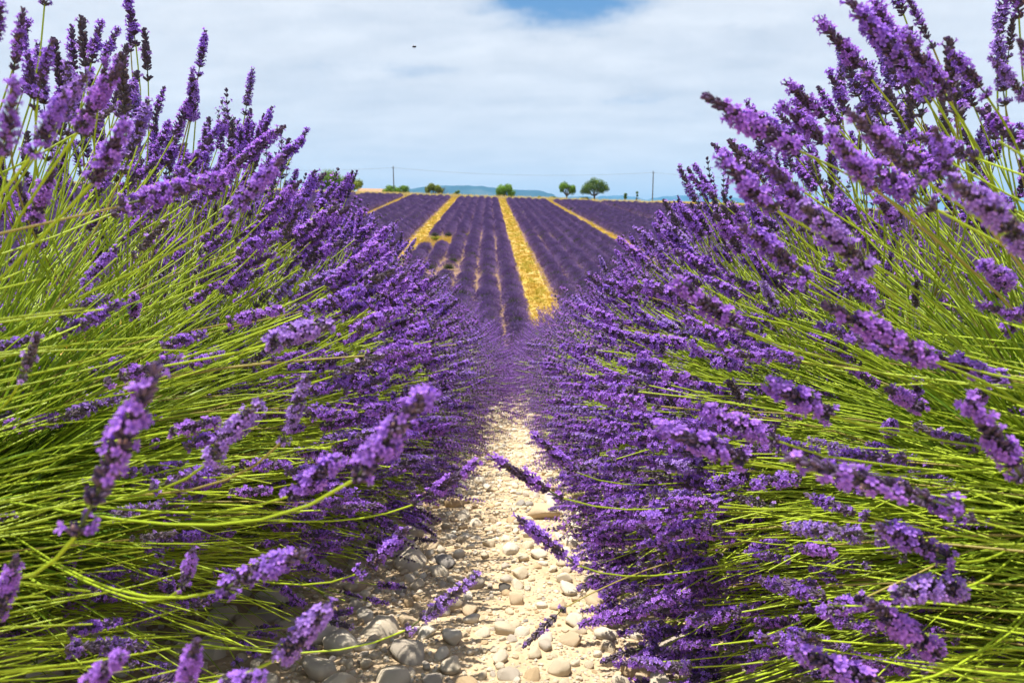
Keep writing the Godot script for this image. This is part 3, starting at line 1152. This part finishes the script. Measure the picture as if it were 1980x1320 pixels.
func build_crest() -> void:
	var green := lin(0.15, 0.29, 0.006)
	var dark := lin(0.09, 0.165, 0.006)
	var olive := lin(0.20, 0.25, 0.012)
	tree("almond_tree", "large spreading tree with forked dark trunk and ragged crown on the crest", "tree", on_crest(0.1185, 163.0), [5.4, 3.4, 1.5, 1, 420.0, 1.0], dark, 301,
		[[-0.62, 0.60, 0.1, 0.34], [-0.35, 0.76, -0.3, 0.36], [-0.05, 0.88, 0.0, 0.34], [0.3, 0.80, 0.3, 0.34], [0.62, 0.70, -0.1, 0.34], [0.8, 0.58, 0.2, 0.22], [-0.8, 0.47, -0.1, 0.22], [-0.2, 0.62, 0.4, 0.32], [0.25, 0.60, -0.4, 0.3], [0.5, 0.50, 0.2, 0.24], [-0.5, 0.45, 0.2, 0.22]])
	tree("almond_tree", "mid-sized tree with one leaning trunk and rounded crown, left of the large tree", "tree", on_crest(0.0787, 163.0), [4.5, 2.0, 1.2, 1, 430.0, 0.6], green * 0.8, 302)
	tree("almond_tree", "round bright green tree on the crest above the middle yellow strip", "tree", on_crest(-0.0089, 163.0), [3.6, 2.3, 0.45, 1, 430.0, 0.9], green, 303)
	tree("shrub", "small round shrub at the right foot of the middle round tree", "shrub", on_crest(-0.0015, 162.0), [1.25, 0.75, 0.0, 0, 700.0, 0.5], green * 1.15, 304)
	tree("bush", "broad round bush on the crest beside the leafless twigs, left of the left strip", "bush", on_crest(-0.1120, 163.0), [2.9, 2.1, 0.1, 0, 460.0, 0.8], olive * 0.85, 305)
	tree("sapling", "thin sapling with small leafy top, left one of the pair by the right pole", "sapling", on_crest(0.1630, 164.0), [2.5, 0.62, 1.0, 0, 900.0, 0.4], dark * 0.9, 306, [[0, 0.85, 0, 0.7], [-0.2, 0.65, 0, 0.6], [0.2, 0.55, 0.2, 0.45], [-0.9, 0.12, 0, 0.5]])
	tree("sapling", "thin crooked sapling, right one of the pair by the right pole", "sapling", on_crest(0.1790, 164.0), [2.9, 0.45, 1.0, 0, 900.0, 0.4], dark * 0.9, 307, [[0.2, 0.92, 0, 0.75], [0.3, 0.68, 0, 0.6], [-0.1, 0.36, 0, 0.45], [-0.9, 0.12, 0, 0.4]])
	tree("shrub", "small spiky green shrub between the broad bush and the left yellow strip", "shrub", on_crest(-0.0785, 163.0), [1.8, 1.0, 0.1, 0, 200.0, 0.8], dark, 308)
	tree("shrub", "small upright pale green shrub right of the middle round tree", "shrub", on_crest(0.0397, 163.0), [1.15, 0.6, 0.05, 0, 700.0, 0.6], olive, 309)
	tree("shrub", "low dark green shrub left of the leaning tree", "shrub", on_crest(0.0580, 164.0), [0.95, 1.1, 0.0, 0, 520.0, 0.6], dark * 1.1, 310)
	tree("shrub", "low olive shrub between the leaning tree and the large tree", "shrub", on_crest(0.1040, 164.0), [0.95, 1.3, 0.0, 0, 420.0, 0.6], olive, 311)
	tree("tree", "tallest dark green round tree at the far left end of the crest", "tree", on_crest(-0.262, 166.0), [4.9, 4.2, 0.4, 1, 260.0, 0.9], dark * 1.15, 312)
	tree("tree", "lighter green tree between the dark left tree and the house roof", "tree", on_crest(-0.2295, 165.0), [4.1, 2.5, 0.4, 1, 330.0, 0.9], olive, 313)
	tree("bush", "green bush left of the left utility pole, beside the house roof", "bush", on_crest(-0.1735, 166.0), [2.5, 1.9, 0.1, 0, 420.0, 0.9], green * 0.9, 314)
	tree("bush", "green bush just right of the left utility pole", "bush", on_crest(-0.1565, 165.0), [2.5, 1.7, 0.1, 0, 420.0, 0.9], green * 0.8, 315)
	tree("bush", "dark green bush far right beyond the yellow flower bank", "bush", on_crest(0.3185, 176.0), [2.2, 2.6, 0.0, 0, 300.0, 0.9], green * 0.8, 316)
	# leafless twigs
	rng.seed = 61
	for e in [[-0.1010, 2.6, "leafless grey twigs sticking out right of the broad bush"], [-0.0610, 1.0, "small leafless dry twigs left of the middle round tree"], [-0.0205, 1.0, "leafless dry bush touching the middle round tree on its left"]]:
		var at := on_crest(e[0], 162.5)
		var o := base("bare_bush", at)
		tag(o, e[2], "bare bush", "leafless bushes along the crest")
		var wood := Buf.new()
		var tips := []
		for k in 9:
			var a := rng.randf() * TAU
			limb(wood, tips, Vector3.ZERO, Vector3(cos(a) * 0.7, 1, sin(a) * 0.7).normalized(), e[1] * 0.45, 0.028 * e[1], 2, 0.7)
		part("branches", mesh_of([wood], [mats.bark]), o)
	# utility poles and their wires
	var tops := []
	for e in [[-0.1695, 165.0, 6.85, "grey utility pole with insulators at its top behind the bushes on the left"], [0.2018, 165.0, 7.75, "plain dark utility pole on the crest at the right"]]:
		var at := on_crest(e[0], e[1])
		var o := base("utility_pole", at)
		tag(o, e[3], "utility pole", "utility poles on the crest")
		var b := Buf.new()
		b.tube([Vector3(0, -0.3, 0), Vector3(0.02, e[2] * 0.5, 0), Vector3(0, e[2], 0)], [0.15, 0.125, 0.10], 10, lin(0.13, 0.14, 0.15), lin(0.17, 0.18, 0.19))
		part("post", mesh_of([b], [mats.plain]), o)
		for k in 3:
			var q := Buf.new()
			var p := Vector3((k - 1) * 0.24, e[2] - 0.25 + (0.42 if k == 1 else 0.0), 0)
			q.tube([Vector3(0, p.y - 0.3, 0), p - Vector3(0, 0.14, 0)], [0.025, 0.025], 5, lin(0.12, 0.12, 0.12), lin(0.12, 0.12, 0.12))
			q.tube([p - Vector3(0, 0.14, 0), p - Vector3(0, 0.06, 0), p - Vector3(0, 0.05, 0), p + Vector3(0, 0.04, 0)], [0.05, 0.07, 0.045, 0.05], 7, lin(0.22, 0.25, 0.27), lin(0.3, 0.33, 0.35))
			part("insulator", mesh_of([q], [mats.plain]), o)
		tops.append(at + Vector3(0, e[2], 0))
	for k in 2:
		var off := Vector3(0, -0.2 - 0.12 * k, 0.24 * (k * 2 - 1))
		var b := Buf.new()
		var span: Vector3 = tops[1] - tops[0]
		var ends := [tops[0] - span + off, tops[0] + off, tops[1] + off, tops[1] + span + off]
		for s in 3:
			var pts := []
			var radii := []
			for q in 25:
				var t := q / 24.0
				pts.append(ends[s].lerp(ends[s + 1], t) + Vector3(0, -4.0 * 1.15 * t * (1.0 - t), 0))
				radii.append(0.011)
			b.tube(pts, radii, 4, lin(0.22, 0.23, 0.25), lin(0.22, 0.23, 0.25))
		var o := solo("power_line", mesh_of([b], [mats.plain]))
		tag(o, "%s thin grey wire sagging between the two utility poles" % ["upper", "lower"][k], "wire", "wires between the poles")
	# the house whose roof shows behind the trees on the left
	var hat := on_crest(-0.2010, 178.0)
	var house := base("house", Vector3(hat.x, hat.y - 0.5, hat.z), 0.35)
	house.scale = Vector3.ONE * 0.72
	tag(house, "low house with a sloping tan tiled roof behind the bushes on the left", "house")
	var hb := Buf.new()
	hb.box(Vector3(-4.5, 0, -3), Vector3(4.5, 2.4, 3), lin(0.5, 0.38, 0.26))
	hb.face([Vector3(4.5, 2.4, -3), Vector3(4.5, 3.9, 0), Vector3(4.5, 2.4, 3)], lin(0.5, 0.38, 0.26))
	hb.face([Vector3(-4.5, 2.4, 3), Vector3(-4.5, 3.9, 0), Vector3(-4.5, 2.4, -3)], lin(0.5, 0.38, 0.26))
	part("wall", mesh_of([hb], [mats.plain]), house)
	var rb := Buf.new()
	for s in [-1.0, 1.0]:
		for k in 22:
			var x := -4.8 + k * 9.6 / 22.0
			rb.tube([Vector3(x + 0.2, 3.98, 0.0), Vector3(x + 0.2, 2.28, s * 3.4)], [0.23, 0.23], 6, lin(0.44, 0.27, 0.17), lin(0.40, 0.26, 0.17))
	part("roof", mesh_of([rb], [mats.plain]), house)
	# yellow flower bank on the right
	rng.seed = 71
	var bank := tuft(lin(0.72, 0.53, 0.02), 40, 0.6, 0.8, 0.02)
	var places := []
	for k in 900:
		var x := rnd(0.0, 1.0)
		var d := rnd(160.0, 166.0)
		var sx := lerpf(0.208, 0.36, x)
		places.append(Transform3D(Basis(Vector3.UP, rng.randf() * TAU).scaled(Vector3(1.5, rnd(1.5, 2.4), 1.5)), on_crest(sx, d)))
	var yb := copies("yellow_flowers", bank, places, self)
	tag(yb, "bank of bright yellow flowers along the crest right of the right pole", "flowers")

func build_path() -> void:
	rng.seed = 81
	var kinds := []
	for k in 9:
		kinds.append(stone_mesh(k))
	var path := base("stony_path", Vector3.ZERO)
	path.set_meta("kind", "structure")
	# single stones that stand out
	var marked := [
		[0.105, 2.28, 0.125, 2, "largest tan angular rock lying on the right side of the stony furrow"], [-0.018, 1.50, 0.042, 6, "dark grey round stone in the middle of the stony furrow"],
		[-0.335, 1.075, 0.075, 1, "big pale rounded stone at the left foot of the furrow beside the lavender"], [-0.155, 1.36, 0.060, 3, "long grey smooth cobble left of the middle of the furrow"],
		[0.225, 1.10, 0.070, 5, "yellowish flat stone at the right foot of the furrow under the flowers"]]
	var spots := []
	for e in marked:
		var o := MeshInstance3D.new()
		o.name = numbered("stone")
		o.mesh = kinds[int(e[1] * 10) % 9]
		add_child(o, true)
		var r: float = e[2] * 0.5
		o.transform = Transform3D(Basis.from_euler(Vector3(rnd(-0.2, 0.2), rnd(0, TAU), rnd(-0.2, 0.2))).scaled_local(Vector3.ONE * r), Vector3(e[0], ground(e[0], -e[1]) + r * 0.30, -e[1]))
		o.material_override = mats["stone%d" % e[3]]
		tag(o, e[4], "stone", "stones that stand out in the furrow")
		spots.append(Vector3(e[0], -e[1], r))
	var cells := {}
	for s in spots:
		_mark(cells, s)
	var small := {}
	var count := 0
	for k in 62000:
		var d := 0.75 + 9.0 * pow(rng.randf(), 1.9)
		var half := 0.36 + 0.02 * d
		var x := PATH_X + rnd(-half, half) * (1.0 if k % 3 else 1.9)
		var edge := smoothstep(0.05, 0.28, absf(x - PATH_X - 0.03))
		var big := count < 295 and k < 6000
		if d > 3.0 and big:
			continue
		var r := rnd(0.014, 0.023) + 0.031 * pow(rng.randf(), 1.8) * (0.3 + 0.7 * edge) if big else (0.003 + 0.017 * pow(rng.randf(), 2.6)) * (1.0 + 0.08 * d)
		if not big and r > 0.007 and rng.randf() > 0.45 + 0.55 * edge:
			continue
		if _taken(cells, x, -d, r):
			continue
		_mark(cells, Vector3(x, -d, r))
		var t := Transform3D(Basis.from_euler(Vector3(rnd(-0.35, 0.35), rnd(0, TAU), rnd(-0.35, 0.35))).scaled_local(Vector3.ONE * r), Vector3(x, ground(x, -d) + r * rnd(0.05, 0.4), -d))
		var m := rng.randi() % 9
		var c := tone()
		if big:
			var o := part("stone", kinds[m], path, t)
			o.material_override = mats["stone%d" % c]
			count += 1
		else:
			var key := Vector2i(m % 4, c % 8)
			if not small.has(key):
				small[key] = []
			small[key].append(t)
	for key in small:
		var o := copies("pebbles", kinds[key.x], small[key], path)
		o.material_override = mats["stone%d" % key.y]

func _mark(cells: Dictionary, s: Vector3) -> void:
	var c := Vector2i(floori(s.x / 0.1), floori(s.y / 0.1))
	if not cells.has(c):
		cells[c] = []
	cells[c].append(s)

func _taken(cells: Dictionary, x: float, z: float, r: float) -> bool:
	var c := Vector2i(floori(x / 0.1), floori(z / 0.1))
	for i in 3:
		for j in 3:
			for s in cells.get(c + Vector2i(i - 1, j - 1), []):
				if Vector2(s.x - x, s.y - z).length_squared() < pow((s.z + r) * 0.80, 2.0):
					return true
	return false

func build_near_rows() -> void:
	rng.seed = 91
	make_stalk_kinds()
	for k in 3:
		foliage_meshes.append(mesh_of([foliage(1100, 2200)], [mats.leaf]))
	var coarse_leaf := mesh_of([foliage(500, 700, 1.8)], [mats.leaf])
	var far_kinds := []
	for k in 4:
		far_kinds.append(far_near_plant(1.15, 700))
	for side in [-1, 1]:
		for k in 44:
			var z := -0.35 - 0.5 * k - (0.04 * maxf(0.0, k - 10.0))
			if k < 10:
				rng.seed = 1000 + k * 2 + side
				near_plants[Vector2i(side, k)] = near_plant(side, k, z)
				continue
			var at := Vector3(side * ROW_X + rnd(-0.05, 0.05), 0, z)
			if at.z < -24.5:
				break
			at.y = land(at.x, z) + 0.03
			var o := base("lavender_plant", at, rng.randf() * TAU)
			tag(o, "%s lavender plant from the camera in the row %s of the stony furrow" % [ordinal(k + 1), "left" if side < 0 else "right"], "lavender plant", "lavender plants in the two near rows")
			var kind: Array = far_kinds[rng.randi() % 4]
			part("foliage", coarse_leaf, o).set_meta("kind", "stuff")
			part("stems", kind[0], o).set_meta("kind", "stuff")
			part("flower_spikes", kind[1], o).set_meta("kind", "stuff")
			o.scale = Vector3.ONE * rnd(0.86, 1.10)
	rng.seed = 95
	hero(1, 1, Vector3(0.148, 0.656, -0.560), Vector3(0.245, 0.619, -0.600), -1)
	hero(1, 1, Vector3(0.137, 0.611, -0.520), Vector3(0.209, 0.568, -0.550), -1)
	hero(1, 2, Vector3(0.293, 0.759, -0.700), Vector3(0.361, 0.704, -0.720), -1)
	hero(1, 2, Vector3(0.313, 0.750, -0.660), Vector3(0.400, 0.679, -0.680), -1)
	hero(1, 1, Vector3(0.340, 0.737, -0.640), Vector3(0.405, 0.671, -0.660), -1)
	hero(1, 2, Vector3(0.428, 0.792, -0.780), Vector3(0.468, 0.753, -0.800), -1)
	hero(1, 1, Vector3(0.403, 0.722, -0.660), Vector3(0.454, 0.678, -0.680), -1)
	hero(1, 1, Vector3(0.457, 0.719, -0.680), Vector3(0.499, 0.676, -0.690), -1)
	hero(1, 1, Vector3(0.422, 0.710, -0.600), Vector3(0.452, 0.666, -0.600), -1)
	hero(1, 2, Vector3(0.263, 0.694, -0.720), Vector3(0.331, 0.645, -0.750), -1)
	hero(1, 2, Vector3(0.302, 0.721, -0.800), Vector3(0.376, 0.676, -0.830), -1)
	hero(1, 2, Vector3(0.280, 0.680, -0.800), Vector3(0.358, 0.641, -0.840), -1)
	hero(1, 1, Vector3(0.205, 0.620, -0.470), Vector3(0.259, 0.582, -0.500), -1)
	hero(1, 1, Vector3(0.222, 0.619, -0.450), Vector3(0.284, 0.585, -0.480), -1)
	hero(1, 1, Vector3(0.281, 0.619, -0.480), Vector3(0.322, 0.579, -0.500), -1)
	hero(1, 1, Vector3(0.258, 0.582, -0.400), Vector3(0.323, 0.540, -0.430), -1)
	hero(1, 1, Vector3(0.232, 0.497, -0.500), Vector3(0.337, 0.449, -0.540), -1)
	hero(1, 1, Vector3(0.178, 0.452, -0.500), Vector3(0.259, 0.404, -0.540), -1)
	hero(1, 1, Vector3(0.301, 0.446, -0.440), Vector3(0.368, 0.375, -0.470), -1)
	hero(1, 1, Vector3(0.328, 0.450, -0.620), Vector3(0.491, 0.406, -0.660), -1)
	hero(1, 1, Vector3(0.409, 0.521, -0.600), Vector3(0.480, 0.502, -0.660), -1)
	hero(1, 1, Vector3(0.192, 0.404, -0.420), Vector3(0.320, 0.356, -0.460), -1)
	hero(1, 1, Vector3(0.269, 0.343, -0.480), Vector3(0.355, 0.288, -0.520), -1)
	hero(1, 1, Vector3(0.282, 0.299, -0.460), Vector3(0.366, 0.262, -0.520), -1)
	hero(1, 1, Vector3(0.255, 0.285, -0.460), Vector3(0.334, 0.225, -0.490), -1)
	hero(1, 1, Vector3(0.190, 0.247, -0.460), Vector3(0.298, 0.191, -0.500), -1)
	hero(1, 2, Vector3(-0.032, 0.292, -0.780), Vector3(0.062, 0.220, -0.820), -1)
	hero(1, 1, Vector3(0.014, 0.187, -0.820), Vector3(0.087, 0.109, -0.860), -1)
	hero(1, 2, Vector3(0.019, 0.269, -0.950), Vector3(0.097, 0.189, -1.000), -1)
	hero(1, 1, Vector3(0.211, 0.599, -0.560), Vector3(0.274, 0.541, -0.600), -1)
	hero(1, 1, Vector3(0.195, 0.563, -0.580), Vector3(0.267, 0.508, -0.620), -1)
	hero(1, 1, Vector3(0.212, 0.568, -0.500), Vector3(0.281, 0.518, -0.540), -1)
	hero(1, 1, Vector3(0.348, 0.410, -0.620), Vector3(0.409, 0.377, -0.660), -1)
	hero(1, 1, Vector3(0.090, 0.419, -0.500), Vector3(0.192, 0.365, -0.540), -1)
	hero(1, 1, Vector3(0.129, 0.513, -0.550), Vector3(0.207, 0.464, -0.600), -1)
	hero(1, 1, Vector3(0.006, -0.100, -0.980), Vector3(0.085, -0.047, -1.020), 8)
	hero(-1, 2, Vector3(-0.432, 0.749, -0.620), Vector3(-0.452, 0.717, -0.630), -1)
	hero(-1, 2, Vector3(-0.487, 0.760, -0.720), Vector3(-0.512, 0.699, -0.730), -1)
	hero(-1, 2, Vector3(-0.462, 0.741, -0.720), Vector3(-0.493, 0.688, -0.740), -1)
	hero(-1, 1, Vector3(-0.367, 0.692, -0.620), Vector3(-0.410, 0.649, -0.640), -1)
	hero(-1, 1, Vector3(-0.285, 0.673, -0.520), Vector3(-0.332, 0.626, -0.540), -1)
	hero(-1, 1, Vector3(-0.249, 0.633, -0.480), Vector3(-0.300, 0.586, -0.500), -1)
	hero(-1, 2, Vector3(-0.449, 0.746, -0.800), Vector3(-0.477, 0.697, -0.820), -1)
	hero(-1, 1, Vector3(-0.186, 0.602, -0.550), Vector3(-0.238, 0.563, -0.580), -1)
	hero(-1, 1, Vector3(-0.041, 0.474, -0.380), Vector3(-0.100, 0.394, -0.420), -1)
	hero(-1, 1, Vector3(-0.197, 0.467, -0.360), Vector3(-0.256, 0.375, -0.380), -1)
	hero(-1, 1, Vector3(-0.142, 0.342, -0.440), Vector3(-0.214, 0.289, -0.470), -1)
	hero(-1, 0, Vector3(-0.114, 0.310, -0.420), Vector3(-0.166, 0.248, -0.450), -1)
	hero(-1, 0, Vector3(-0.183, 0.318, -0.360), Vector3(-0.202, 0.273, -0.380), -1)
	hero(-1, 0, Vector3(-0.140, 0.302, -0.360), Vector3(-0.177, 0.276, -0.380), -1)
	hero(-1, 0, Vector3(-0.210, 0.323, -0.340), Vector3(-0.248, 0.291, -0.360), -1)
	hero(-1, 1, Vector3(-0.349, 0.481, -0.500), Vector3(-0.382, 0.437, -0.520), 8)
	hero(-1, 1, Vector3(-0.197, 0.428, -0.500), Vector3(-0.245, 0.367, -0.530), 7)
	hero(-1, 1, Vector3(-0.173, 0.422, -0.560), Vector3(-0.203, 0.368, -0.580), 9)
	hero(-1, 1, Vector3(-0.053, 0.102, -0.820), Vector3(-0.135, 0.051, -0.800), 9)
	hero(-1, 1, Vector3(-0.147, 0.484, -0.550), Vector3(-0.216, 0.452, -0.600), -1)
	hero(-1, 1, Vector3(-0.322, 0.341, -0.420), Vector3(-0.353, 0.289, -0.430), -1)
	hero(-1, 1, Vector3(-0.114, 0.387, -0.500), Vector3(-0.185, 0.334, -0.540), -1)
	hero(-1, 1, Vector3(-0.035, 0.276, -0.800), Vector3(-0.124, 0.211, -0.820), -1)
	hero(-1, 1, Vector3(-0.284, 0.634, -0.450), Vector3(-0.321, 0.601, -0.470), -1)
	hero(-1, 1, Vector3(-0.277, 0.641, -0.400), Vector3(-0.304, 0.596, -0.420), -1)
	hero(-1, 1, Vector3(-0.250, 0.303, -0.500), Vector3(-0.269, 0.264, -0.520), -1)
	hero(-1, 1, Vector3(-0.120, 0.205, -0.750), Vector3(-0.190, 0.138, -0.780), -1)

func build_insects() -> void:
	rng.seed = 99
	# a bumblebee by the left flower spikes
	var bee := base("bumblebee", Vector3(-0.352, 0.642, -1.24), 0.6)
	tag(bee, "fuzzy black and yellow bumblebee hovering beside a flower spike on the left", "bumblebee")
	insect(bee, 1.0, lin(0.015, 0.012, 0.01), lin(0.45, 0.28, 0.03))
	var fly := base("fly", Vector3(-0.272, 1.06, -2.0), 1.3)
	tag(fly, "tiny dark insect flying in the open sky left of the blue patch", "fly")
	insect(fly, 0.55, lin(0.02, 0.02, 0.025), lin(0.03, 0.03, 0.03))

func insect(o: Node3D, s: float, dark: Color, band: Color) -> void:
	var b := Buf.new()
	b.ball(Vector3(0, 0, 0.0055) * s, Vector3(0.0048, 0.0045, 0.0062) * s, 12, 8, dark)
	b.ball(Vector3(0, 0.0004, 0.0035) * s, Vector3(0.0049, 0.0046, 0.0016) * s, 12, 6, band)
	b.ball(Vector3(0, 0.0008, -0.0035) * s, Vector3(0.0040, 0.0040, 0.0042) * s, 12, 8, dark)
	b.ball(Vector3(0, 0.0009, -0.0045) * s, Vector3(0.0041, 0.0041, 0.0016) * s, 12, 6, band)
	b.ball(Vector3(0, -0.0002, -0.0083) * s, Vector3(0.0024, 0.0023, 0.0019) * s, 10, 6, dark)
	for side in [-1.0, 1.0]:
		for k in 3:
			var z := -0.0055 + 0.0025 * k
			b.tube([Vector3(side * 0.002, -0.002, z) * s, Vector3(side * 0.006, -0.0045, z + 0.001 * k) * s, Vector3(side * 0.0065, -0.008, z + 0.002 * k) * s], [0.0005 * s, 0.0004 * s, 0.0003 * s], 4, dark, dark)
		b.tube([Vector3(side * 0.001, 0.001, -0.0098) * s, Vector3(side * 0.0025, 0.0025, -0.0125) * s], [0.00025 * s, 0.0002 * s], 4, dark, dark)
	part("body", mesh_of([b], [mats.plain]), o)
	var glass := material("wing", Color(0.5, 0.45, 0.4), 0.2)
	glass.transparency = BaseMaterial3D.TRANSPARENCY_ALPHA
	glass.albedo_color.a = 0.35
	for side in [-1.0, 1.0]:
		var w := Buf.new()
		var pts := []
		for k in 10:
			var a := TAU * k / 10.0
			pts.append(Vector3(side * (0.0025 + 0.0055 * (1.0 - cos(a)) * 0.9), 0.0042 + 0.0012 * (1.0 - cos(a)), -0.0025 + 0.003 * sin(a) + 0.0018 * (1.0 - cos(a))) * s)
		w.face(pts, Color.WHITE)
		part("wing", mesh_of([w], [glass]), o)
